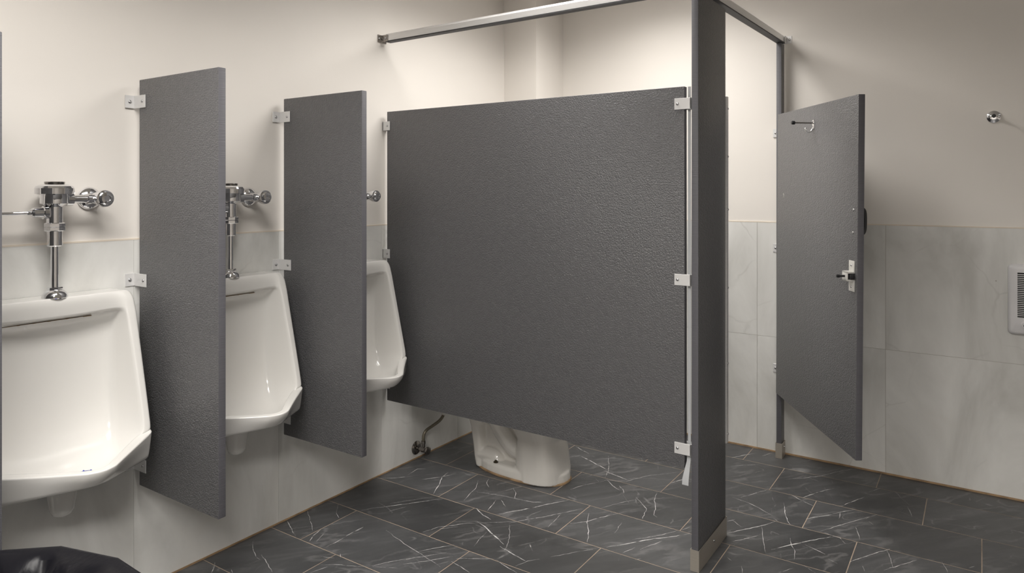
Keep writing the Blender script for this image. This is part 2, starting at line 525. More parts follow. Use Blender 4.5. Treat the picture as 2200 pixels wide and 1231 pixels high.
# ------------------------------------------------------------------ the room shell
def tri_room():
    T = 0.12
    fl = obj('floor', boxm((X0 - T, Y0 - T, -0.10), (X1 + T, Y1 + T, -0.0004)), M['floor_grout'])
    setp(fl, 'dark grey veined stone tile floor with tan joints', 'floor', kind='structure')
    ce = obj('ceiling', boxm((X0 - T, Y0 - T, CEIL), (X1 + T, Y1 + T, CEIL + 0.1)), M['ceil'])
    setp(ce, 'plain off white ceiling', 'ceiling', kind='structure')
    wl = obj('wall_left', boxm((X0 - T, 0, 0), (X1 + T, T, CEIL)), M['paint'])
    setp(wl, 'warm white wall behind the urinals with pale grey tile wainscot', 'wall', kind='structure')
    wb = obj('wall_back', boxm((X1, Y0 - T, 0), (X1 + T, 0, CEIL)), M['paint'])
    setp(wb, 'warm white back wall with pale grey tile wainscot', 'wall', kind='structure')
    wr = obj('wall_right', boxm((X0 - T, Y0 - T, 0), (X1, Y0, CEIL)), M['paint'])
    setp(wr, 'plain warm white wall on the right out of view', 'wall', kind='structure')
    wf = obj('wall_front', boxm((X0 - T, Y0, 0), (X0, 0, CEIL)), M['paint'])
    setp(wf, 'plain warm white wall behind the camera', 'wall', kind='structure')
    # boxed-in corner column
    wc = obj('wall_corner', boxm((3.487, -0.229, 0), (X1, 0, CEIL)), M['paint'])
    setp(wc, 'boxed out warm white corner column inside the stall', 'column', kind='structure')

    # floor tiles: 0.2985 x 0.604, running third bond
    xs = [X0] + [2.11 + 0.2985 * k for k in range(-14, 6) if X0 + 0.02 < 2.11 + 0.2985 * k < X1 - 0.02] + [X1]
    G = 0.0017
    cache = {}
    for i in range(len(xs) - 1):
        xa, xb = xs[i], xs[i + 1]
        r = round((xa - 1.513) / 0.2985)
        off = -0.385 + 0.2013 * (r % 3) - 0.604 * 0
        y = off
        while y < 0: y += 0.604
        ys = [0.0]
        y -= 0.604
        while y > Y0:
            if ys[-1] - y > 0.03: ys.append(y)
            y -= 0.604
        ys.append(Y0)
        for ya, yb in zip(ys, ys[1:]):
            w, h = xb - xa, ya - yb
            if h < 0.02: continue
            key = (round(w, 3), round(h, 3))
            if key not in cache:
                bm = bmesh.new()
                box(bm, (-w / 2 + G, -h / 2 + G, -0.008), (w / 2 - G, h / 2 - G, 0.0))
                o = obj('floor_tile', bm, M['stone'], fl)
                cache[key] = o.data
            else:
                o = inst('floor_tile', cache[key], fl)
            o.location = ((xa + xb) / 2, (ya + yb) / 2, 0)
    # wall tiles on the urinal wall
    TH, G = 0.0035, 0.0007
    zj = [0.004, 0.600, 1.198]
    def bed(parent, a, b): obj('grout_bed', boxm(a, b), M['wall_grout'], parent)
    bed(wl, (X0, -0.0022, 0.0), (3.487, 0.002, 1.1975))
    xs = [X0] + [1.259 + 0.5905 * k for k in range(-6, 4) if X0 + .05 < 1.259 + 0.5905 * k] + [3.487]
    cacheA = {}
    for xa, xb in zip(xs, xs[1:]):
        for za, zb in zip(zj, zj[1:]):
            key = round(xb - xa, 3), round(zb - za, 3)
            w, h = key
            if key not in cacheA:
                o = obj('wall_tile', boxm((-w / 2 + G, -TH, -h / 2 + G), (w / 2 - G, 0.002, h / 2 - G)), M['walltile'], wl)
                cacheA[key] = o.data
            else:
                o = inst('wall_tile', cacheA[key], wl)
            o.location = ((xa + xb) / 2, 0, (za + zb) / 2)
    obj('caulk_line', boxm((X0, -TH - 0.0006, 1.1975), (3.487, 0.001, 1.203)), M['caulk'], wl)
    obj('caulk_line', boxm((X0, -TH - 0.0035, -0.001), (3.487, -0.0005, 0.0055)), M['stain'], wl)
    # back wall
    bed(wb, (X1 - 0.0022, Y0, 0.0), (X1 + 0.002, -0.229, 1.1975))
    ys = [-0.229] + [-0.806 - 0.604 * k for k in range(0, 7) if -0.806 - 0.604 * k > Y0 + 0.05] + [Y0]
    cacheB = {}
    for ya, yb in zip(ys, ys[1:]):
        for za, zb in zip(zj, zj[1:]):
            key = round(ya - yb, 3), round(zb - za, 3)
            w, h = key
            if key not in cacheB:
                o = obj('wall_tile', boxm((-TH, -w / 2 + G, -h / 2 + G), (0.002, w / 2 - G, h / 2 - G)), M['walltile'], wb)
                cacheB[key] = o.data
            else:
                o = inst('wall_tile', cacheB[key], wb)
            o.location = (X1, (ya + yb) / 2, (za + zb) / 2)
    obj('caulk_line', boxm((X1 - TH - 0.0006, Y0, 1.1975), (X1, -0.229, 1.203)), M['caulk'], wb)
    obj('caulk_line', boxm((X1 - TH - 0.0045, Y0, -0.001), (X1 - 0.0005, -0.229, 0.0075)), M['stain'], wb)
    # corner column tiles
    for za, zb in zip(zj, zj[1:]):
        obj('wall_tile', boxm((3.487 - TH, -0.229 + G, za + G), (3.488, -TH - 0.001, zb - G)), M['walltile'], wc)
        obj('wall_tile', boxm((3.487 - TH + G, -0.229 - TH, za + G), (X1 - TH - 0.001, -0.229, zb - G)), M['walltile'], wc)
    obj('caulk_line', boxm((3.487 - TH - .0005, -0.229 - TH, 1.1975), (X1, -TH, 1.203)), M['caulk'], wc)

# pale calcite veins of the floor tiles, in floor coordinates: (width in mm, polyline)
VEINS = [
    (3.1, [(1.89,-0.003),(1.858,-0.065),(1.828,-0.124)]),
    (1.9, [(1.991,-0.012),(1.93,-0.104),(1.887,-0.166)]),
    (2.0, [(2.047,-0.125),(2.021,-0.172)]),
    (2.5, [(1.824,-0.224),(1.863,-0.201),(1.913,-0.186)]),
    (1.4, [(1.836,-0.248),(1.904,-0.218)]),
    (2.8, [(1.828,-0.314),(1.914,-0.315),(1.963,-0.312),(2.022,-0.315)]),
    (2.0, [(1.699,-0.043),(1.655,-0.108),(1.633,-0.154),(1.63,-0.183)]),
    (2.3, [(1.655,-0.154),(1.631,-0.217),(1.601,-0.289)]),
    (3.2, [(1.527,-0.058),(1.498,-0.094),(1.476,-0.115)]),
    (1.5, [(1.53,-0.152),(1.518,-0.177)]),
    (1.3, [(1.722,-0.386),(1.76,-0.437),(1.789,-0.496),(1.82,-0.558)]),
    (1.7, [(1.771,-0.349),(1.791,-0.402)]),
    (1.5, [(1.673,-0.407),(1.736,-0.427)]),
    (1.5, [(1.825,-0.395),(1.806,-0.418)]),
    (3.0, [(2.123,-0.198),(2.176,-0.234),(2.258,-0.302),(2.331,-0.358),(2.405,-0.415)]),
    (1.7, [(2.237,-0.254),(2.312,-0.308),(2.388,-0.364)]),
    (1.7, [(2.18,-0.304),(2.258,-0.335)]),
    (2.8, [(2.124,-0.543),(2.194,-0.569),(2.224,-0.599),(2.284,-0.645),(2.299,-0.672)]),
    (1.8, [(2.181,-0.579),(2.237,-0.633)]),
    (5.2, [(2.411,-0.596),(2.376,-0.655),(2.361,-0.707)]),
    (5.8, [(2.316,-0.67),(2.3,-0.72),(2.262,-0.79),(2.224,-0.866)]),
    (4.2, [(2.204,-0.862),(2.189,-0.916),(2.177,-0.967),(2.169,-1.002)]),
    (1.9, [(2.301,-0.671),(2.342,-0.724),(2.385,-0.774),(2.413,-0.808)]),
    (1.8, [(2.053,-0.409),(2.029,-0.49),(2.01,-0.561),(2.0,-0.609),(1.986,-0.669),(1.963,-0.766)]),
    (2.4, [(2.0,-0.628),(2.061,-0.67),(2.12,-0.711)]),
    (2.2, [(1.828,-0.556),(1.892,-0.595),(1.935,-0.63),(2.054,-0.722)]),
    (2.1, [(1.901,-0.642),(1.96,-0.696),(1.998,-0.723),(2.057,-0.77)]),
    (2.4, [(2.039,-0.779),(2.083,-0.844),(2.12,-0.899)]),
    (2.7, [(2.014,-0.777),(2.005,-0.828),(1.99,-0.881)]),
    (1.9, [(1.827,-0.562),(1.87,-0.643)]),
    (1.4, [(2.266,-0.754),(2.2,-0.765),(2.148,-0.779)]),
    (1.7, [(2.369,-0.794),(2.279,-0.856),(2.212,-0.888),(2.183,-0.895)]),
    (2.3, [(2.509,-0.112),(2.591,-0.1),(2.614,-0.134)]),
    (2.5, [(2.51,-0.201),(2.583,-0.262),(2.644,-0.288)]),
    (3.3, [(2.645,-0.253),(2.583,-0.262),(2.519,-0.301),(2.416,-0.35)]),
    (2.8, [(2.408,-0.03),(2.454,-0.089),(2.514,-0.143)]),
    (2.1, [(2.648,-0.428),(2.58,-0.468),(2.507,-0.485),(2.439,-0.505)]),
    (2.4, [(2.696,-0.459),(2.649,-0.477),(2.613,-0.517)]),
    (1.7, [(2.543,-0.495),(2.561,-0.567),(2.579,-0.637),(2.586,-0.699),(2.601,-0.763)]),
    (2.4, [(2.67,-0.612),(2.631,-0.653),(2.58,-0.682)]),
    (3.0, [(2.416,-0.705),(2.489,-0.752),(2.578,-0.812)]),
    (2.0, [(2.419,-0.648),(2.526,-0.618)]),
    (1.9, [(2.372,-0.783),(2.492,-0.865)]),
    (1.5, [(2.538,-0.635),(2.496,-0.689)]),
    (2.2, [(2.281,-0.952),(2.244,-0.986)]),
    (1.7, [(2.117,-0.99),(2.172,-1.008),(2.21,-1.039)]),
    (2.3, [(2.116,-0.906),(2.098,-0.961),(2.084,-1.02)]),
    (1.5, [(1.972,-0.316),(2.019,-0.316)]),
    (3.3, [(2.502,-0.766),(2.583,-0.811),(2.648,-0.85),(2.709,-0.887)]),
    (2.5, [(2.44,-0.825),(2.513,-0.882),(2.575,-0.92),(2.662,-0.978)]),
    (5.8, [(3.185,-0.688),(3.158,-0.751),(3.13,-0.808),(3.106,-0.867)]),
    (5.0, [(3.083,-0.865),(3.061,-0.944),(3.048,-1.004)]),
    (2.4, [(2.514,-0.995),(2.568,-1.046),(2.634,-1.077),(2.708,-1.125)]),
    (2.8, [(2.64,-1.017),(2.56,-1.05),(2.5,-1.09),(2.416,-1.127)]),
    (4.1, [(2.425,-1.206),(2.516,-1.276),(2.589,-1.331),(2.64,-1.381),(2.708,-1.434)]),
    (2.3, [(2.534,-1.263),(2.634,-1.345),(2.701,-1.382)]),
    (2.0, [(2.48,-1.319),(2.588,-1.363)]),
    (3.0, [(2.896,-1.118),(2.849,-1.167),(2.814,-1.204),(2.715,-1.227)]),
    (2.8, [(2.995,-1.178),(2.906,-1.201),(2.831,-1.238),(2.777,-1.252),(2.765,-1.272)]),
    (1.8, [(2.713,-1.038),(2.807,-1.088),(2.868,-1.128)]),
    (1.8, [(2.976,-0.877),(2.947,-0.911),(2.991,-0.929),(3.016,-1.005),(3.147,-1.073),(3.279,-1.189)]),
    (2.7, [(2.991,-0.929),(2.948,-0.979),(2.92,-1.03)]),
    (2.4, [(2.965,-1.004),(2.937,-1.037),(2.902,-1.057)]),
    (4.1, [(3.124,-1.191),(3.227,-1.245)]),
    (2.4, [(2.717,-1.396),(2.762,-1.415)]),
    (2.2, [(2.804,-0.838),(2.889,-0.872),(2.947,-0.911)]),
    (1.8, [(2.348,-1.141),(2.394,-1.178)]),
    (1.7, [(2.246,-1.064),(2.348,-1.141)]),
    (1.4, [(2.436,-0.938),(2.568,-0.924)]),
    (2.4, [(2.279,-0.949),(2.243,-0.984)]),
    (1.7, [(2.42,-1.274),(2.486,-1.297)]),
    (1.7, [(2.403,-1.333),(2.421,-1.348)]),
    (2.0, [(3.264,-0.805),(3.098,-0.886),(3.006,-0.911)]),
    (1.6, [(2.543,-1.182),(2.641,-1.169)]),
    (2.6, [(2.584,-0.713),(2.596,-0.764),(2.624,-0.806)]),
    (3.3, [(3.588,-1.337),(3.669,-1.381),(3.724,-1.423)]),
    (2.3, [(3.473,-1.363),(3.531,-1.414),(3.582,-1.478)]),
    (1.8, [(3.703,-1.458),(3.793,-1.499)]),
    (2.2, [(3.465,-1.625),(3.535,-1.697),(3.602,-1.76),(3.694,-1.811),(3.783,-1.873)]),
    (3.2, [(3.298,-1.737),(3.401,-1.782),(3.493,-1.838)]),
    (3.3, [(3.308,-1.893),(3.399,-1.935),(3.464,-1.965)]),
    (3.1, [(3.301,-1.691),(3.261,-1.757),(3.242,-1.794)]),
    (2.6, [(3.151,-1.508),(3.212,-1.54),(3.296,-1.584)]),
    (2.3, [(3.136,-1.475),(3.12,-1.537),(3.09,-1.604),(3.049,-1.667)]),
    (3.4, [(3.202,-1.679),(3.11,-1.704),(3.036,-1.731),(3.008,-1.748)]),
    (4.1, [(3.096,-1.792),(3.148,-1.832),(3.2,-1.875)]),
    (2.2, [(3.206,-1.874),(3.24,-1.899),(3.287,-1.934)]),
    (2.0, [(3.246,-1.898),(3.175,-1.905)]),
    (3.3, [(2.787,-1.554),(2.863,-1.604),(2.933,-1.653),(3.008,-1.694)]),
    (2.1, [(2.714,-1.578),(2.784,-1.626),(2.854,-1.669)]),
    (2.6, [(2.89,-1.523),(2.93,-1.549)]),
    (1.8, [(2.917,-1.537),(2.878,-1.587)]),
    (5.0, [(2.758,-1.733),(2.839,-1.788),(2.915,-1.843),(2.99,-1.903)]),
    (2.7, [(3.013,-1.876),(3.004,-1.908),(3.002,-1.936),(2.964,-1.96)]),
    (2.2, [(3.013,-1.86),(3.126,-1.925),(3.219,-1.979),(3.288,-2.023)]),
    (2.4, [(2.868,-1.832),(2.852,-1.874),(2.835,-1.91)]),
    (2.2, [(2.893,-1.773),(2.843,-1.787),(2.792,-1.812),(2.726,-1.822)]),
    (1.7, [(2.938,-1.652),(2.785,-1.7),(2.716,-1.725)]),
    (2.1, [(3.132,-1.973),(3.079,-1.99),(3.031,-2.002)]),
    (3.5, [(2.826,-1.995),(2.887,-2.029),(2.948,-2.065)]),
    (1.7, [(2.599,-1.789),(2.667,-1.832)]),
    (1.7, [(2.707,-1.86),(2.677,-1.906)]),
    (2.2, [(2.608,-1.612),(2.594,-1.632)]),
    (2.1, [(2.577,-1.672),(2.531,-1.688)]),
    (1.5, [(2.805,-1.926),(2.788,-1.961)]),
    (2.3, [(2.822,-2.038),(2.787,-2.049)]),
    (1.4, [(3.028,-1.678),(3.005,-1.703)]),
    (3.3, [(2.9,-2.039),(2.954,-2.068),(3.016,-2.108)]),
    (1.9, [(3.005,-2.098),(2.935,-2.118),(2.871,-2.131)]),
    (2.1, [(2.834,-2.106),(2.895,-2.145),(2.977,-2.198)]),
    (2.4, [(3.237,-1.997),(3.307,-2.032)]),
    (2.3, [(3.021,-2.359),(3.047,-2.377)]),
    (1.5, [(3.019,-2.276),(2.972,-2.291),(2.94,-2.297)]),
    (1.5, [(3.463,-2.132),(3.362,-2.156)]),
    (1.9, [(3.217,-2.01),(3.195,-2.031)]),
    (1.6, [(3.529,-1.972),(3.607,-2.013)]),
    (4.6, [(3.289,-0.599),(3.238,-0.705)]),
    (2.4, [(3.127,-0.632),(3.19,-0.681)]),
]

def floor_veins(parent):
    m, nt, b = mat('calcite_vein')
    geo = N(nt, 'ShaderNodeNewGeometry')
    nz = noise(nt, geo.outputs['Position'], 30, 5, 0.65)
    r = ramp(nt, [(0.36, (0.13, 0.13, 0.13)), (0.50, (0.55, 0.545, 0.54)), (0.62, (0.82, 0.81, 0.80))])
    L(nt, nz.outputs[0], r.inputs[0]); L(nt, r.outputs[0], b.inputs['Base Color'])
    b.inputs['Roughness'].default_value = 0.42
    bm = bmesh.new()
    rv = random.Random(11)
    z = 0.00025
    for w, pl in VEINS:
        w = w * 0.001
        P = [Vector((x, y, 0)) for x, y in pl]
        Q = [P[0]]
        for a, c in zip(P, P[1:]):
            d = (c - a); ln = d.length
            nrm = Vector((-d.y, d.x, 0)).normalized() if ln > 1e-6 else Vector((0, 0, 0))
            k = max(2, int(ln / 0.018))
            for i in range(1, k):
                Q.append(a + d * (i / k) + nrm * rv.uniform(-1, 1) * min(0.0022, ln * 0.04))
            Q.append(c)
        n = len(Q)
        prev = None
        for i, q in enumerate(Q):
            t = (Q[min(n - 1, i + 1)] - Q[max(0, i - 1)]).normalized()
            nr = Vector((-t.y, t.x, 0))
            f = min(1.0, 0.22 + 2.6 * min(i, n - 1 - i) / max(1, n - 1)) * rv.uniform(0.6, 1.15)
            h = w * 0.5 * f
            z2 = z
            pr = (bm.verts.new((q.x + nr.x * h, q.y + nr.y * h, z2)), bm.verts.new((q.x - nr.x * h, q.y - nr.y * h, z2)))
            if prev:
                bm.faces.new((prev[0], prev[1], pr[1], pr[0]))
            prev = pr
    o = obj('stone_veins', bm, m, parent)
    for p in o.data.polygons:
        if p.normal.z < 0: p.flip()
    o['kind'] = 'stuff'

tri_room()
floor_veins(bpy.data.objects['floor'])

# ceiling lights
def make_troffer(x, y, sx, sy, strength, label):
    t = empty('ceiling_light', (x, y, CEIL))
    setp(t, label, 'ceiling light', 'recessed ceiling lights')
    bm = bmesh.new()
    for a, b in (((-sx / 2 - .02, -sy / 2 - .02), (sx / 2 + .02, -sy / 2)), ((-sx / 2 - .02, sy / 2), (sx / 2 + .02, sy / 2 + .02)),
                 ((-sx / 2 - .02, -sy / 2), (-sx / 2, sy / 2)), ((sx / 2, -sy / 2), (sx / 2 + .02, sy / 2))):
        box(bm, (*a, -0.012), (*b, -0.0005))
    obj('frame', bm, M['heater'], t)
    obj('diffuser', boxm((-sx / 2, -sy / 2, -0.008), (sx / 2, sy / 2, -0.001)), make_emit('lit_diffuser', strength * 0.12), t)
    ld = bpy.data.lights.new('troffer_lamp', 'AREA')
    ld.shape = 'RECTANGLE'; ld.size = sx - 0.02; ld.size_y = sy - 0.02
    ld.energy = strength; ld.color = (1.0, 0.967, 0.925); ld.spread = math.radians(150)
    lo = bpy.data.objects.new('lamp', ld); COL.objects.link(lo); lo.parent = t; lo.location = (0, 0, -0.0125)
for a in TROFFERS:
    make_troffer(*a)

# ------------------------------------------------------------------ partitions
def slab(name, a, b, parent, wide_axis):
    """grey partition slab; faces whose normal is along wide_axis get the hammered finish, the rest the sawn edge"""
    bm = boxm(a, b, 0.0022, 2)
    o = obj(name, bm, [M['partition'], M['edge']], parent, 35)
    for p in o.data.polygons:
        p.material_index = 0 if abs(p.normal[wide_axis]) > 0.8 else 1
    return o

def angle_bracket(parent, z, x_face, gap_end, wall_dx=0.034, h=0.043, screws=True):
    """L bracket: one leaf on the wall (y=0), one leaf on the -x face of a screen; coordinates local to parent"""
    br = empty('bracket', (x_face, 0, z)); br.parent = parent
    t = 0.0035
    bm = bmesh.new()
    box(bm, (-wall_dx, -0.0035 - t, -h / 2), (-t, -0.0035, h / 2), 0.0006, 1)
    box(bm, (-t, gap_end, -h / 2), (-0.0002, -0.0035, h / 2), 0.0006, 1)
    obj('angle_plate', bm, M['alu_white'], br, 35)
    screw_head(br, (-wall_dx * 0.55, -0.0035 - t, 0), (0, -1, 0), 0.0062)
    screw_head(br, (-t, gap_end + 0.016, 0), (-1, 0, 0), 0.0048)
    return br

def urinal_screen(x, label):
    t = empty('urinal_screen', (x, 0, 0))
    setp(t, label, 'partition', 'grey screens between the urinals')
    slab('panel', (0, -0.480, 0.369), (0.0254, -0.031, 1.739), t, 0)
    angle_bracket(t, 1.665, 0, -0.072)
    angle_bracket(t, 1.063, 0, -0.078)
    angle_bracket(t, 0.440, 0, -0.076)
    return t
urinal_screen(0.675, 'grey urinal screen cut off by the left edge of the photo')
urinal_screen(1.263, 'grey urinal screen between the nearest and the middle urinal')
urinal_screen(1.853, 'grey urinal screen between the middle and the farthest urinal')

XP = 2.452
def stall_panel():
    t = empty('stall_partition', (XP, 0, 0))
    setp(t, 'wide hammered grey toilet stall side panel hung between wall and pilaster', 'partition')
    slab('panel', (0, -1.504, 0.360), (0.0254, -0.030, 1.743), t, 0)
    # wall brackets: single visible leaf bridging the gap
    for z in (1.675, 1.063, 0.440):
        br = empty('bracket', (0, 0, z)); br.parent = t
        bm = bmesh.new()
        box(bm, (-0.0037, -0.050, -0.0215), (-0.0002, -0.0037, 0.0215), 0.0006, 1)
        box(bm, (0.0257, -0.050, -0.0215), (0.0292, -0.0037, 0.0215), 0.0006, 1)
        box(bm, (-0.0037, -0.0073, -0.0215), (0.0292, -0.0037, 0.0215))
        obj('u_plate', bm, M['alu_white'], br, 35)
        screw_head(br, (-0.0037, -0.035, 0), (-1, 0, 0), 0.0045)
    for z in (1.680, 1.041, 0.429):
        br = empty('bracket', (0, 0, z)); br.parent = t
        bm = bmesh.new()
        box(bm, (-0.0037, -1.529, -0.0205), (-0.0002, -1.467, 0.0205), 0.0006, 1)
        box(bm, (0.0257, -1.529, -0.0205), (0.0292, -1.467, 0.0205), 0.0006, 1)
        box(bm, (-0.0037, -1.529, -0.0205), (0.0292, -1.5255, 0.0205))
        obj('u_plate', bm, M['alu_white'], br, 35)
        screw_head(br, (-0.0037, -1.479, 0), (-1, 0, 0), 0.0055)
stall_panel()

def gap_strip():
    # pale plastic filler hanging in the gap between panel and pilaster, its lower end curling out
    bm = bmesh.new()
    pts = [(0.012, 1.742), (0.012, 1.2), (0.012, 0.60), (0.012, 0.42), (0.008, 0.385), (-0.003, 0.352), (-0.012, 0.325), (-0.014, 0.305)]
    tw = [0, 0, 0, 0, -.002, -.006, -.009, -.009]
    rings = []
    for (dx, z), k in zip(pts, tw):
        x = XP + dx
        y0, y1 = -1.5235, -1.5125 - k * 1.4
        rings.append([(x, y0, z), (x + 0.0015, y0, z), (x + 0.0015, y1, z), (x, y1, z)])
    loft(bm, rings)
    o = obj('gap_strip', bm, M['strip'], None, 50)
    setp(o, 'thin pale plastic strip in the gap beside the tall stall pilaster, bottom end curling out', 'strip')
gap_strip()

def pilaster_front():
    t = empty('stall_pilaster', (2.447, -1.557, 0))
    setp(t, 'tall grey stall pilaster nearest the camera standing on a steel shoe', 'pilaster', 'grey stall pilasters')
    slab('post', (0, 0, 0.004), (0.321, 0.0254, 2.083), t, 1)
    bm = bmesh.new()
    t2 = 0.0015
    for a, b in (((-0.0035, -0.0035), (0.3245, -0.0015)), ((-0.0035, 0.0269), (0.3245, 0.0289)), ((-0.0035, -0.0015), (-0.0015, 0.0269)), ((0.3225, -0.0015), (0.3245, 0.0269))):
        box(bm, (*a, 0.0005), (*b, 0.077))
    obj('shoe', bm, M['shoe'], t)
    screw_head(t, (0.165, -0.0035, 0.047), (0, -1, 0), 0.0055)
    # strike channel along the door side
    st = obj('strike_channel', boxm((0.3215, -0.004, 0.365), (0.345, 0.012, 1.738), 0.001, 1), M['alu'], t, 35)
    for z in (1.69, 1.29, 0.98, 0.40, 1.5, 0.68):
        screw_head(st, (0.337, -0.004, z), (0, -1, 0), 0.004)
pilaster_front()

def pilaster_back():
    t = empty('stall_pilaster', (3.722, -1.552, 0))
    setp(t, 'narrow grey stall pilaster against the back wall carrying the open door', 'pilaster', 'grey stall pilasters')
    slab('post', (0, 0, 0.004), (0.061, 0.0254, 2.119), t, 1)
    bm = bmesh.new()
    for a, b in (((-0.0035, -0.0035), (0.0645, -0.0015)), ((-0.0035, 0.0269), (0.0645, 0.0289)), ((-0.0035, -0.0015), (-0.0015, 0.0269)), ((0.0625, -0.0015), (0.0645, 0.0269))):
        box(bm, (*a, 0.0005), (*b, 0.077))
    obj('shoe', bm, M['shoe'], t)
    screw_head(t, (0.045, -0.0035, 0.05), (0, -1, 0), 0.005)
    for z in (1.665, 1.066, 0.44):
        br = empty('bracket', (0, 0, z)); br.parent = t
        bm = bmesh.new()
        box(bm, (0.015, 0.0256, -0.0215), (0.079, 0.029, 0.0215), 0.0006, 1)
        box(bm, (0.0755, 0.029, -0.0215), (0.079, 0.060, 0.0215), 0.0006, 1)
        obj('angle_plate', bm, M['alu_white'], br, 35)
        screw_head(br, (0.0755, 0.047, 0), (-1, 0, 0), 0.006)
pilaster_back()

def rail_profile(w, h):
    # extruded rail cross-section with two ridges on the outer face (u across, v up)
    return [(-w / 2, 0), (-w / 2, h * 0.40), (-w / 2 + 0.0015, h * 0.44), (-w / 2 + 0.0015, h * 0.50), (-w / 2, h * 0.54), (-w / 2, h * 0.72),
            (-w / 2 + 0.004, h * 0.78), (-w / 2 + 0.006, h), (w / 2 - 0.006, h), (w / 2 - 0.004, h * 0.78), (w / 2, h * 0.72), (w / 2, 0)]

def headrail(name, a, b, label):
    a, b = Vector(a), Vector(b)
    d = (b - a).normalized()
    side = Vector((d.y, -d.x, 0)).normalized()
    t = empty(name, a)
    setp(t, label, 'rail', 'overhead stall rails')
    bm = bmesh.new()
    prof = rail_profile(0.034, 0.034)
    rings = [[(p - a) + side * u + Vector((0, 0, 1)) * v for u, v in prof] for p in (a, b)]
    loft(bm, rings)
    obj('rail_bar', bm, M['alu'], t, 25)
    bm = bmesh.new()
    loft(bm, [[(p - a) + side * u + Vector((0, 0, 1)) * v for u, v in ((-0.0172, -0.0055), (-0.0172, -0.0003), (0.0165, -0.0003), (0.0165, -0.0055))] for p in (a + d * 0.002, b - d * 0.002)])
    obj('rail_underside_shade', bm, M['rail_dark'], t)  # thin dark slab added below the bar, painting its underside as shaded
    return t, a, b, d

t, a, b, d = headrail('headrail', (XP + 0.006, -0.028, 2.081), (XP + 0.012, -1.527, 2.092), 'aluminium overhead rail running out from the urinal wall above the wide stall panel')
bm = bmesh.new(); box(bm, (-0.040, 0.0275, -0.006), (0.018, 0.0245, 0.030), 0.0005, 1); box(bm, (-0.0205, 0.0245, -0.004), (-0.0175, -0.02, 0.028), 0.0005, 1)
br = obj('end_bracket', bm, M['tarnish'], t, 35)
screw_head(br, (-0.030, 0.0245, 0.012), (0, -1, 0), 0.006); screw_head(br, (-0.0205, -0.006, 0.012), (-1, 0, 0), 0.006)

t, a, b, d = headrail('headrail', (2.430, -1.5445, 2.0895), (3.780, -1.5395, 2.1285), 'aluminium overhead rail above the stall door opening ending at the back wall')
bm = bmesh.new(); box(bm, (1.3715, -0.040, 0.036), (1.3745, 0.020, 0.074), 0.0005, 1); box(bm, (1.325, -0.0165, 0.038), (1.3715, -0.0135, 0.070), 0.0005, 1)
br = obj('end_bracket', bm, M['alu_white'], t, 35)
screw_head(br, (1.3715, -0.030, 0.055), (-1, 0, 0), 0.006)

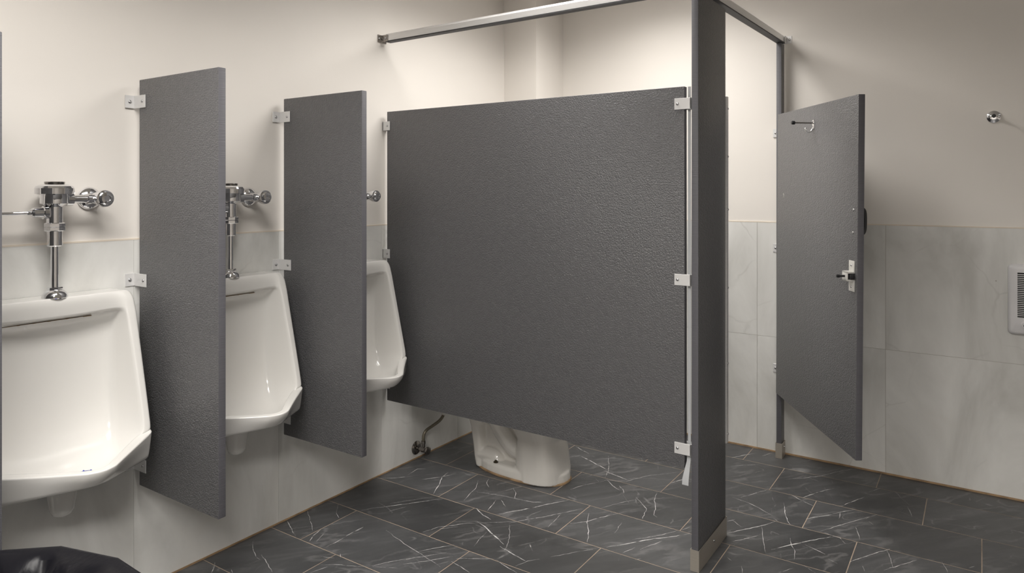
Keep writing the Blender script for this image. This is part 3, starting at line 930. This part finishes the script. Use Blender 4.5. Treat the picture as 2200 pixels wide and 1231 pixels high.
# ------------------------------------------------------------------ the open stall door
def stall_door():
    t = empty('stall_door', (3.7098, -1.5253, 0), (0, -0.0177, 0.5749))
    setp(t, 'open grey stall door with hook and slide latch on its inner face', 'stall door')
    slab('leaf', (-0.854, -0.0254, 0.335), (0, 0, 1.7505), t, 1)
    # coat hook with rubber tipped bumper
    hk = empty('coat_hook', (-0.440, 0, 1.668)); hk.parent = t
    bm = bmesh.new()
    box(bm, (-0.009, 0, -0.022), (0.009, 0.0035, 0.018), 0.0015, 2)
    pts = spline([(0, 0.003, -0.008), (0.0, 0.006, -0.022), (0, 0.014, -0.034), (0, 0.026, -0.036), (0, 0.034, -0.028), (0, 0.036, -0.020)], 6)
    tube(bm, pts, 0.0035, 10)
    lathe(bm, (0, 0.036, -0.020), (0, 0, 1), [(-0.003, 0.002), (0, 0.005), (0.003, 0.004), (0.005, 0)], 10)
    obj('hook_plate', bm, M['chrome'], hk, 40)
    bm = bmesh.new(); lathe(bm, (0, 0.002, 0.004), (0, 1, 0.02), [(0, 0.0032), (0.088, 0.0032)], 10)
    obj('stem', bm, M['tarnish'], hk, 40)
    bm = bmesh.new(); lathe(bm, (0, 0.083, 0.0057), (0, 1, 0.02), [(0, 0.0065), (0.002, 0.0085), (0.013, 0.0085), (0.015, 0.007)], 14)
    obj('bumper', bm, M['rubber'], hk, 40)
    screw_head(hk, (0, 0.0035, 0.012), (0, 1, 0), 0.003)
    # slide latch
    lt = empty('latch', (-0.812, 0, 1.046)); lt.parent = t
    bm = bmesh.new()
    box(bm, (-0.024, 0, 0.016), (0.020, 0.004, 0.060), 0.0012, 2)
    box(bm, (-0.024, 0, -0.060), (0.020, 0.004, -0.016), 0.0012, 2)
    box(bm, (-0.024, 0.0, 0.012), (0.020, 0.030, 0.019), 0.0012, 2)
    box(bm, (-0.024, 0.0, -0.019), (0.020, 0.030, -0.012), 0.0012, 2)
    box(bm, (-0.024, 0.026, -0.019), (0.020, 0.030, 0.019), 0.0012, 2)
    obj('latch_plate', bm, M['latch'], lt, 35)
    bm = bmesh.new(); box(bm, (-0.034, 0.006, -0.0095), (0.014, 0.022, 0.0095), 0.002, 2)
    obj('slide_bolt', bm, M['rubber'], lt, 35)
    bm = bmesh.new(); lathe(bm, (-0.002, 0.026, 0), (0, 1, 0), [(0, 0.006), (0.004, 0.0045), (0.020, 0.0045), (0.024, 0.0065), (0.034, 0.0065), (0.036, 0.004)], 14)
    obj('latch_knob', bm, M['rubber'], lt, 40)
    screw_head(lt, (-0.002, 0.004, 0.042), (0, 1, 0), 0.0045); screw_head(lt, (-0.002, 0.004, -0.042), (0, 1, 0), 0.0045)
    # through screws of the outer pull
    screw_head(t, (-0.822, 0, 1.305), (0, 1, 0), 0.0055); screw_head(t, (-0.818, 0, 1.216), (0, 1, 0), 0.0055)
    # outer pull handle
    bm = bmesh.new()
    pts = spline([(-0.820, -0.0254, 1.312), (-0.820, -0.036, 1.309), (-0.820, -0.044, 1.296), (-0.820, -0.046, 1.26), (-0.820, -0.044, 1.224), (-0.820, -0.036, 1.211), (-0.820, -0.0254, 1.208)], 5)
    tube(bm, pts, 0.006, 10)
    obj('pull_handle', bm, M['rubber'], t, 50)
    # two hinges on the pilaster edge
    for z in (1.60, 0.48):
        bm = bmesh.new()
        lathe(bm, (0.006, -0.0127, z - 0.03), (0, 0, 1), [(0, 0.006), (0.06, 0.006)], 12)
        box(bm, (-0.05, -0.028, z - 0.03), (0.004, -0.0256, z + 0.03), 0.0006, 1)
        obj('hinge', bm, M['alu_white'], t, 35)
    # small pale gouge in the finish
    bm = bmesh.new()
    tube(bm, spline([(-0.086, 0.0002, 1.352), (-0.092, 0.0002, 1.345), (-0.090, 0.0002, 1.334)], 4), 0.0014, 6)
    obj('gouge', bm, M['latch'], t, 40)
stall_door()

# ------------------------------------------------------------------ urinals
def urinal_body():
    # control cage of the front surface, right half: columns rim outer .. centre; rows top .. bottom
    #      c0 outer rim            c1 inner rim             c2 inner corner          c3 mid                   c4 centre
    rows = [
        [(.214, -.094, 1.043), (.190, -.100, 1.043), (.160, -.102, 1.043), (.080, -.102, 1.043), (0, -.102, 1.043)],
        [(.222, -.112, 1.022), (.193, -.114, 1.026), (.160, -.108, 1.028), (.080, -.108, 1.028), (0, -.108, 1.028)],
        [(.224, -.120, .990), (.192, -.121, .992), (.172, -.104, .992), (.080, -.102, .984), (0, -.102, .984)],
        [(.225, -.124, .976), (.192, -.126, .974), (.176, -.088, .982), (.080, -.076, .974), (0, -.074, .974)],
        [(.225, -.130, .950), (.193, -.132, .950), (.176, -.060, .955), (.080, -.046, .950), (0, -.045, .950)],
        [(.226, -.154, .850), (.196, -.156, .850), (.176, -.052, .85), (.080, -.042, .85), (0, -.041, .85)],
        [(.226, -.186, .720), (.199, -.187, .720), (.174, -.056, .70), (.080, -.046, .70), (0, -.045, .70)],
        [(.226, -.206, .640), (.200, -.205, .634), (.168, -.074, .615), (.080, -.066, .605), (0, -.065, .605)],
        [(.226, -.210, .622), (.198, -.209, .612), (.156, -.115, .560), (.080, -.110, .545), (0, -.110, .545)],
        [(.226, -.212, .614), (.192, -.210, .600), (.140, -.180, .528), (.060, -.205, .512), (0, -.210, .511)],
        [(.226, -.212, .610), (.184, -.204, .592), (.110, -.246, .542), (.030, -.320, .530), (0, -.336, .530)],
        [(.226, -.212, .608), (.186, -.200, .600), (.112, -.258, .591), (.032, -.334, .588), (0, -.353, .588)],
        [(.226, -.213, .604), (.206, -.226, .598), (.128, -.286, .591), (.040, -.362, .588), (0, -.381, .588)],
        [(.225, -.211, .584), (.206, -.224, .578), (.128, -.284, .571), (.040, -.358, .566), (0, -.376, .566)],
        [(.221, -.203, .515), (.202, -.216, .516), (.124, -.266, .524), (.040, -.324, .534), (0, -.340, .535)],
    ]
    bm = bmesh.new()
    grid = []
    for r in rows:
        right = [Vector(p) for p in r]
        left = [Vector((-p.x, p.y, p.z)) for p in right]
        grid.append([bm.verts.new(p) for p in left + right[:-1][::-1]])
    R_, C_ = len(grid), len(grid[0])
    for i in range(R_ - 1):
        for j in range(C_ - 1):
            bm.faces.new((grid[i][j], grid[i][j + 1], grid[i + 1][j + 1], grid[i + 1][j]))
    # skirt from the border back to the wall
    loop = grid[0][:] + [grid[i][-1] for i in range(1, R_)] + grid[-1][:-1][::-1] + [grid[i][0] for i in range(R_ - 2, 0, -1)]
    def back(v, y, zf):
        p = v.co.copy()
        if p.z < 0.53:
            p.z = zf
        p.y = y
        return bm.verts.new(p)
    prev = loop
    for frac in (0.5, 0.0):
        ring = []
        for v0, v in zip(loop, prev):
            p = v0.co.copy()
            y = p.y * frac - 0.004 * (1 - frac)
            low = p.z < 0.535
            z = p.z - ((0.045 if low else 0.0) * (1 - frac))
            x = p.x * (1.0 if not low else (1.0 - 0.10 * (1 - frac)))
            ring.append(bm.verts.new((x, y, z)))
        n = len(loop)
        for i in range(n):
            j = (i + 1) % n
            bm.faces.new((prev[i], prev[j], ring[j], ring[i]))
        prev = ring
    bm.faces.new(prev)
    cl = bm.edges.layers.float.new('crease_edge')
    def crease(va, vb, c):
        e = bm.edges.get((va, vb))
        if e: e[cl] = c
    for j in range(C_ - 1):
        crease(grid[0][j], grid[0][j + 1], 0.72)
        crease(grid[-1][j], grid[-1][j + 1], 0.45)
        if 1 < j < C_ - 3 or True:
            crease(grid[12][j], grid[12][j + 1], 0.50)
            if 0 < j < C_ - 2: crease(grid[11][j], grid[11][j + 1], 0.6)
    for i in range(R_ - 1):
        for j in (0, C_ - 1):
            crease(grid[i][j], grid[i + 1][j], 0.35)
        for j in (1, C_ - 2):
            if i < 12: crease(grid[i][j], grid[i + 1][j], 0.72)
        for j in (2, C_ - 3):
            if 3 <= i < 9: crease(grid[i][j], grid[i + 1][j], 0.42)
        if i >= 10:
            for j in (3, C_ - 4): crease(grid[i][j], grid[i + 1][j], 0.55)
            for j in (1, C_ - 2): crease(grid[i][j], grid[i + 1][j], 0.4)
    for j in range(1, C_ - 2):
        crease(grid[2][j], grid[2][j + 1], 0.8)
        crease(grid[3][j], grid[3][j + 1], 0.5)
    n = len(prev)
    for i in range(n):
        crease(prev[i], prev[(i + 1) % n], 1.0)
    return bm

def make_urinal():
    t = empty('urinal')
    b = obj('basin', urinal_body(), M['porcelain'], t, 180)
    s = b.modifiers.new('smooth', 'SUBSURF'); s.levels = 3; s.render_levels = 3
    # outlet nub below
    bm = bmesh.new()
    lathe(bm, (0.012, -0.098, 0.480), (0, 0, -1), [(0, 0.046), (0.02, 0.042), (0.05, 0.036), (0.072, 0.033), (0.085, 0.027), (0.092, 0.016), (0.094, 0)], 28)
    obj('outlet', bm, M['porcelain'], t, 60)
    # rust line of the flush slot under the shelf
    bm = bmesh.new()
    box(bm, (-0.150, -0.0790, 0.9728), (0.105, -0.0740, 0.9738))
    box(bm, (0.080, -0.0800, 0.9722), (0.104, -0.0725, 0.9740))
    for x in (-0.10, -0.06, -0.02, 0.03):
        box(bm, (x, -0.0798, 0.9724), (x + 0.008, -0.0735, 0.9740))
    sl = obj('slot_stain', bm, M['rust'], t)
    sl['label'] = 'brown stain line under the flush shelf'
    # blue drain screen
    bm = bmesh.new()
    lathe(bm, (-0.002, -0.260, 0.543), (0, 0, 1), [(0, 0.040), (0.003, 0.042), (0.005, 0.040)], 24)
    for k in range(11):
        a = math.pi * 2 * k / 11
        lathe(bm, (-0.002 + 0.034 * math.cos(a), -0.260 + 0.034 * math.sin(a), 0.5475), (0, 0, 1), [(0, 0.003), (0.004, 0.002), (0.005, 0)], 6)
    obj('drain_screen', bm, M['mat_blue'], t, 50)
    return t

UX = [0.983, 1.576, 2.168]
ulabels = ['white wall urinal nearest the camera at the left edge',
           'white wall urinal in the middle between the two complete grey screens',
           'white wall urinal farthest back, beside the wide stall panel']
u0 = make_urinal()
urinals = [u0] + [copy_tree(u0) for _ in range(2)]
for u, x, lab in zip(urinals, UX, ulabels):
    u.location = (x, 0, 0)
    setp(u, lab, 'urinal', 'row of white urinals')
# only the nearest one shows a blue drain screen
for u in urinals[1:]:
    for ch in list(u.children):
        if ch.name.startswith('drain_screen'):
            bpy.data.objects.remove(ch)

def make_flush_valve():
    t = empty('flush_valve')      # origin on the valve axis, on the urinal shelf (z = 1.0415)
    z0 = 1.0415
    def lz(name, prof, parent=t, seg=32, m=M['chrome'], sm=30):
        bm = bmesh.new(); lathe(bm, (0, 0, 0), (0, 0, 1), [(z - z0, r) for z, r in prof], seg)
        return obj(name, bm, m, parent, sm)
    lz('spud_flange', [(1.0416, .033), (1.044, .0345), (1.050, .034), (1.058, .030), (1.066, .022), (1.068, .016)])
    lz('spud_nut', [(1.066, .020), (1.070, .021), (1.074, .020), (1.075, .012)], seg=6, sm=10)
    lz('flush_tube', [(1.060, .0105), (1.205, .0105)])
    lz('vacuum_breaker', [(1.197, .018), (1.200, .0205), (1.246, .0205)])
    nut = lz('coupling_nut', [(1.243, .027), (1.245, .029), (1.254, .029), (1.2555, .027)], seg=8, sm=10)
    lz('nut_ring', [(1.2555, .0275), (1.257, .0295), (1.266, .0295), (1.268, .026)], nut, seg=8, sm=10)
    bd = lz('valve_body', [(1.262, .0215), (1.300, .0215), (1.316, .022), (1.322, .032), (1.326, .038), (1.352, .038), (1.356, .040)])
    lz('cap', [(1.3535, .047), (1.355, .0515), (1.372, .0515), (1.378, .048), (1.382, .040), (1.385, .028), (1.3855, 0)], sm=25)
    lz('cap_button', [(1.385, .026), (1.390, .027), (1.3915, .026), (1.392, 0)], m=M['tarnish'])
    # side tail to the control stop
    bm = bmesh.new()
    lathe(bm, (0.030, 0, 1.339 - z0), (1, 0, 0), [(0, 0.021), (0.018, 0.021), (0.019, 0.0125), (0.060, 0.0125), (0.061, 0.0165), (0.072, 0.0165), (0.074, 0.0145), (0.100, 0.0145)], 24)
    obj('tailpiece', bm, M['chrome'], t, 30)
    cs = empty('control_stop', (0.132, 0.078, 1.340 - z0)); cs.parent = t      # at the wall
    bm = bmesh.new(); lathe(bm, (0, -0.0036, 0), (0, -1, 0), [(0, 0.0365), (0.003, 0.0365), (0.010, 0.031), (0.016, 0.021), (0.018, 0.016)], 32)
    obj('wall_flange', bm, M['chrome'], cs, 40)
    bm = bmesh.new(); lathe(bm, (0, -0.010, 0), (0, -1, 0), [(0, 0.0155), (0.045, 0.0155), (0.048, 0.020), (0.080, 0.021), (0.082, 0.026), (0.092, 0.0275), (0.100, 0.026), (0.101, 0.021), (0.108, 0.0205), (0.112, 0.017), (0.113, 0.010), (0.110, 0.009), (0.110, 0)], 28)
    obj('stop_body', bm, M['chrome'], cs, 30)
    # handle
    hd = empty('handle', (-0.020, 0, 1.299 - z0)); hd.parent = t
    bm = bmesh.new(); lathe(bm, (0, 0, 0), (-1, 0, 0), [(0, 0.019), (0.012, 0.0195), (0.014, 0.016), (0.020, 0.0155), (0.038, 0.0145), (0.043, 0.011), (0.045, 0.0065)], 24)
    obj('handle_socket', bm, M['chrome'], hd, 30)
    bm = bmesh.new(); lathe(bm, (-0.040, 0, 0), (-1, 0, -0.01), [(0, 0.0062), (0.012, 0.0075), (0.015, 0.0058), (0.095, 0.0052), (0.105, 0.0060), (0.108, 0.004)], 16)
    obj('lever', bm, M['chrome'], hd, 30)
    return t

f0 = make_flush_valve()
flabels = ['chrome flush valve on the urinal nearest the camera, lever pointing left',
           'chrome flush valve on the middle urinal, partly behind a grey screen',
           'chrome flush valve on the farthest urinal, only its stop showing past the screen']
for f, x, lab in zip([f0] + [copy_tree(f0) for _ in range(2)], UX, flabels):
    f.location = (x, -0.078, 1.0415)
    setp(f, lab, 'flush valve', 'chrome flush valves')

# ------------------------------------------------------------------ toilet in the stall
def ring_plan(cx, y_back, y_front, hw, z, hb=None, n=36, p=2.3):
    """superellipse-like plan ring between y_back and y_front; hb = half width at the back"""
    cy = (y_back + y_front) / 2; ry = abs(y_back - y_front) / 2
    out = []
    for i in range(n):
        a = 2 * math.pi * i / n
        c, s = math.cos(a), math.sin(a)
        ux = math.copysign(abs(c) ** (2 / p), c); uy = math.copysign(abs(s) ** (2 / p), s)
        w = hw if hb is None else hw + (hb - hw) * (uy * 0.5 + 0.5)
        out.append((cx + w * ux, cy + ry * uy, z))
    return out

def toilet():
    cx = 2.862
    t = empty('toilet', (cx, 0, 0))
    setp(t, 'cream two piece floor toilet behind the stall panel', 'toilet')
    bm = bmesh.new()
    R0 = lambda *a, **k: ring_plan(0, *a, **k)
    # foot
    loft(bm, [R0(-.290, -.790, .132, 0.001, hb=.112), R0(-.288, -.790, .134, .018, hb=.114), R0(-.289, -.787, .132, .040, hb=.112), R0(-.294, -.772, .122, .050, hb=.106), R0(-.304, -.755, .108, .054, hb=.096)])
    # front pedestal rising into the bowl
    loft(bm, [R0(-.525, -.784, .128, .004, p=2.3), R0(-.536, -.776, .125, .05, p=2.8), R0(-.548, -.758, .121, .13, p=3.4), R0(-.552, -.746, .116, .19, p=3.4), R0(-.50, -.762, .126, .25), R0(-.40, -.80, .165, .31), R0(-.355, -.825, .182, .375), R0(-.35, -.828, .184, .395)])
    # rear pillar
    loft(bm, [R0(-.302, -.375, .086, .004, p=3), R0(-.290, -.368, .086, .05, p=3), R0(-.287, -.360, .088, .10, p=3), R0(-.272, -.350, .092, .20, p=3), R0(-.235, -.41, .120, .30, p=3), R0(-.19, -.44, .16, .375, p=3), R0(-.19, -.44, .165, .395, p=3)])
    # inner web and trapway
    box(bm, (-0.045, -0.56, 0.01), (0.045, -0.28, 0.34))
    for sx in (-1, 1):
        pts = spline([(sx * .050, -.33, .060), (sx * .054, -.39, .066), (sx * .054, -.425, .056), (sx * .052, -.435, .02)], 6)
        tube(bm, pts, .038, 14)
        pts = spline([(sx * .052, -.60, .110), (sx * .060, -.525, .135), (sx * .062, -.468, .190), (sx * .058, -.42, .25), (sx * .05, -.38, .27), (sx * .045, -.345, .24)], 6)
        tube(bm, pts, [.044] * len(pts), 14)
    b = obj('bowl', bm, M['toilet'], t, 180)
    rm = b.modifiers.new('blend', 'REMESH'); rm.mode = 'VOXEL'; rm.voxel_size = 0.0042; rm.use_smooth_shade = True
    sm = b.modifiers.new('soften', 'SMOOTH'); sm.factor = 0.5; sm.iterations = 2
    # caulk round the foot
    bm = bmesh.new()
    loft(bm, [ring_plan(0, -.283, -.795, .137, 0.0003, hb=.118), ring_plan(0, -.283, -.795, .1375, .005, hb=.1185), ring_plan(0, -.285, -.793, .134, .009, hb=.115)])
    obj('base_caulk', bm, M['stain'], t, 40)
    bm = bmesh.new(); lathe(bm, (-0.100, -0.450, .0535), (0, 0, 1), [(0, .012), (.003, .012), (.0035, .006), (.010, .006), (.011, .003)], 10)
    obj('floor_bolt', bm, M['bolt'], t, 30)
    # seat, lid, tank
    bm = bmesh.new(); loft(bm, [ring_plan(0, -.36, -.835, .188, .396), ring_plan(0, -.36, -.838, .190, .405), ring_plan(0, -.36, -.835, .187, .413)])
    obj('seat', bm, M['toilet'], t, 40)
    bm = bmesh.new(); loft(bm, [ring_plan(0, -.35, -.835, .187, .415), ring_plan(0, -.35, -.836, .188, .425), ring_plan(0, -.355, -.82, .175, .433)])
    obj('seat_lid', bm, M['toilet'], t, 40)
    tk = obj('tank', boxm((-.215, -.205, .400), (.215, -.015, .735), .02, 3), M['toilet'], t, 40)
    bm = bmesh.new(); lathe(bm, (-.16, -.205, .69), (0, -1, 0), [(0, .012), (.010, .012), (.012, .006)], 14); tube(bm, [(-.16, -.214, .69), (-.11, -.218, .685), (-.085, -.218, .682)], .005, 8)
    obj('flush_lever', bm, M['chrome'], tk, 40)
    obj('tank_lid', boxm((-.225, -.215, .736), (.225, -.008, .768), .010, 3), M['toilet'], t, 40)
toilet()

def supply_valve():
    t = empty('supply_valve', (2.690, 0, 0.055))
    setp(t, 'tarnished toilet supply stop with braided hose low on the wall under the stall panel', 'supply valve')
    bm = bmesh.new(); lathe(bm, (0, -0.0037, 0), (0, -1, 0), [(0, .034), (.003, .034), (.008, .029), (.012, .014)], 28)
    obj('wall_flange', bm, M['tarnish'], t, 40)
    bm = bmesh.new()
    lathe(bm, (0, -.012, 0), (0, -1, 0), [(0, .009), (.03, .009), (.031, .0135), (.052, .0135), (.055, .010)], 18)
    lathe(bm, (0, -.052, 0), (0, 0, 1), [(0, .009), (.028, .009), (.029, .011), (.044, .011), (.045, .008)], 14)
    obj('stop_body', bm, M['tarnish'], t, 30)
    bm = bmesh.new(); rings = []
    lathe(bm, (0, -.066, 0), (0, -1, 0), [(0, .006), (.010, .006), (.011, .019), (.019, .019), (.021, .014)], 16)
    obj('knob', bm, M['tarnish'], t, 30)
    bm = bmesh.new()
    pts = spline([(0, -.052, .042), (0.001, -.053, .070), (0.016, -.056, .092), (0.060, -.060, .104), (0.112, -.060, .114), (0.138, -.060, .126), (0.150, -.061, .140)], 8)
    tube(bm, pts, .0078, 12)
    obj('hose', bm, M['hose'], t, 60)
    bm = bmesh.new(); tube(bm, [(0.148, -.061, .136), (0.155, -.062, .150), (0.157, -.064, .170)], .0110, 10); tube(bm, [(0.157, -.064, .168), (0.157, -.080, .25), (0.157, -.085, .342)], .008, 10)
    obj('hose_nut', bm, M['nut_plastic'], t, 40)
supply_valve()

# ------------------------------------------------------------------ back wall fittings
def wall_bumper():
    t = empty('wall_bumper', (X1, -2.443, 1.695))
    setp(t, 'small round chrome wall stop with dark centre on the back wall above the heater', 'wall stop')
    bm = bmesh.new(); lathe(bm, (-0.0003, 0, 0), (-1, 0, 0), [(0, .0275), (.003, .0280), (.007, .0265), (.011, .018), (.013, .010)], 32)
    obj('base_plate', bm, M['chrome'], t, 40)
    bm = bmesh.new(); lathe(bm, (-.010, 0, 0), (-1, 0, 0), [(0, .0065), (.040, .0060)], 14)
    obj('stem', bm, M['chrome'], t, 40)
    bm = bmesh.new(); lathe(bm, (-.048, 0, 0), (-1, 0, 0), [(0, .0065), (.002, .0080), (.010, .0080), (.013, .006), (.0135, 0)], 16)
    obj('bumper_tip', bm, M['rubber'], t, 40)
    for s in (-1, 1):
        bm = bmesh.new(); lathe(bm, (-.007, s * .0205, -0.001), (-1, 0, 0), [(-.003, .0052), (.002, .0052), (.006, .004), (.008, .002), (.0085, 0)], 14)
        obj('screw', bm, M['chrome'], t, 50)
wall_bumper()

def wall_heater():
    y0, y1 = -2.494, -2.880
    za, zb = 0.734, 1.042
    t = empty('wall_heater', (X1, (y0 + y1) / 2, za))
    setp(t, 'white louvred electric wall heater at the right edge on the back wall', 'heater')
    W = abs(y1 - y0) / 2; H = zb - za
    D = 0.030
    bm = bmesh.new()
    gy, g0, g1 = W - 0.034, 0.076, H - 0.036          # grille opening
    # cover as a frame of four bars with rounded outer edges plus a face below
    def ring(inset, x, rr):
        pts = []
        for (sy, sz) in ((1, 0), (1, 1), (-1, 1), (-1, 0)):
            cy = sy * (W - inset - rr); cz = (H - inset - rr) if sz else (inset + rr)
            a0 = {(1, 0): -90, (1, 1): 0, (-1, 1): 90, (-1, 0): 180}[(sy, sz)]
            for k in range(5):
                a = math.radians(a0 + 90 * k / 4)
                pts.append((x, cy + rr * math.cos(a), cz + rr * math.sin(a)))
        return pts
    R_ = [[bm.verts.new(p) for p in ring(i, x, r)] for i, x, r in ((0, -.004, .018), (0, -.016, .018), (.002, -.022, .016), (.006, -.027, .014), (.012, -.030, .010))]
    n = len(R_[0])
    for A, B in zip(R_, R_[1:]):
        for i in range(n):
            j = (i + 1) % n
            bm.faces.new((A[i], A[j], B[j], B[i]))
    bm.faces.new(R_[0])
    # inner face with an opening
    inner = [bm.verts.new((-.030, y, z)) for y, z in ((gy, g0), (gy, g1), (-gy, g1), (-gy, g0))]
    last = R_[-1]
    groups = [last[0:5], last[5:10], last[10:15], last[15:20]]
    for k in range(4):
        g = groups[k]; g2 = groups[(k + 1) % 4]
        for a, b in zip(g, g[1:]):
            bm.faces.new((a, b, inner[k]))
        bm.faces.new((g[-1], g2[0], inner[(k + 1) % 4], inner[k]))
    deep = [bm.verts.new((-.012, v.co.y, v.co.z)) for v in inner]
    for k in range(4):
        bm.faces.new((inner[k], inner[(k + 1) % 4], deep[(k + 1) % 4], deep[k]))
    obj('cover', bm, M['heater'], t, 30)
    obj('cavity', boxm((-.0125, -gy, g0), (-.0115, gy, g1)), M['dark'], t)
    sm = boxm((-.0295, -gy, -0.0018), (-.024, gy, 0.0018), .0006, 1)
    first = None
    nS = 23
    for k in range(nS):
        z = g0 + (k + 0.5 + 0.5) * (g1 - g0) / (nS + 1)
        if first is None:
            first = obj('slat', sm, M['heater'], t, 35); first.location = (0, 0, z)
        else:
            inst('slat', first.data, t, (0, 0, z))
    bm = bmesh.new(); lathe(bm, (-.030, W - .062, .044), (-1, 0, 0), [(0, .017), (.003, .017), (.004, .012), (.014, .011), (.015, 0)], 24)
    kn = obj('knob', bm, M['heater'], t, 35)
    bm = bmesh.new(); lathe(bm, (-.0451, W - .062, .044), (-1, 0, 0), [(0, .007), (.0006, .0065)], 16)
    obj('knob_slot', bm, M['dark'], kn)
wall_heater()

# ------------------------------------------------------------------ bin with black liner
RIM = [(.581, -.796), (.657, -.880), (.697, -1.022), (.693, -1.116), (.665, -1.215), (.560, -1.300), (.430, -1.325),
       (.300, -1.285), (.215, -1.170), (.195, -1.030), (.235, -.890), (.340, -.795), (.470, -.760)]
BC = Vector((.440, -1.045))
def bin_and_bag():
    bm = bmesh.new()
    lathe(bm, (0, 0, 0), (0, 0, 1), [(0.002, 0.185), (0.010, 0.195), (0.30, 0.200), (0.60, 0.206), (0.606, 0.211), (0.614, 0.211), (0.614, 0.200), (0.30, 0.192), (0.03, 0.178)], 40)
    o = obj('trash_can', bm, M['can'], None, 35, (BC.x, BC.y, 0))
    setp(o, 'round dark plastic trash can under the black liner at the bottom left corner', 'trash can')
    # resample rim
    pts = []
    n = len(RIM)
    sub = 8
    for i in range(n):
        a = Vector(RIM[i]); b = Vector(RIM[(i + 1) % n])
        for k in range(sub):
            pts.append(a.lerp(b, k / sub))
    m_ = len(pts)
    r2 = random.Random(3)
    ph = [r2.uniform(0, 6.28) for _ in range(6)]
    def fold(i, amp, f):
        a = 2 * math.pi * i / m_
        return amp * (abs(math.sin(a * f + ph[f % 6])) - 0.5 + 0.5 * math.sin(a * (f + 3) + ph[(f + 1) % 6]))
    bm = bmesh.new()
    rings = []
    spec = [(0.36, 1.00, .020, 9), (0.46, 0.995, .016, 9), (0.56, 0.985, .010, 9), (0.625, 0.985, .004, 7), (0.652, 0.992, .001, 7), (0.6605, 0.985, .0, 7), (0.6615, 0.965, .0, 7),
            (0.657, 0.92, .001, 7), (0.650, 0.86, .003, 6), (0.630, 0.79, .018, 6), (0.595, 0.735, .026, 5), (0.555, 0.70, .030, 5), (0.51, 0.66, .022, 5), (0.475, 0.53, .022, 4), (0.455, 0.33, .02, 4), (0.45, 0.13, .006, 3)]
    for z, k, amp, f in spec:
        ring = []
        for i, p in enumerate(pts):
            d = p - BC
            rr = d.length * k + fold(i, amp, f)
            q = BC + d.normalized() * rr
            zz = z + (fold(i, amp * 0.9, f + 1) if z < 0.645 else 0)
            ring.append(bm.verts.new((q.x - BC.x, q.y - BC.y, zz)))
        rings.append(ring)
    for A, B in zip(rings, rings[1:]):
        for i in range(m_):
            j = (i + 1) % m_
            bm.faces.new((A[i], A[j], B[j], B[i]))
    bm.faces.new(rings[-1])
    o = obj('bin_liner', bm, M['bag'], None, 40, (BC.x, BC.y, 0))
    setp(o, 'crumpled black plastic bin liner folded over the can at the bottom left', 'bin liner')
bin_and_bag()
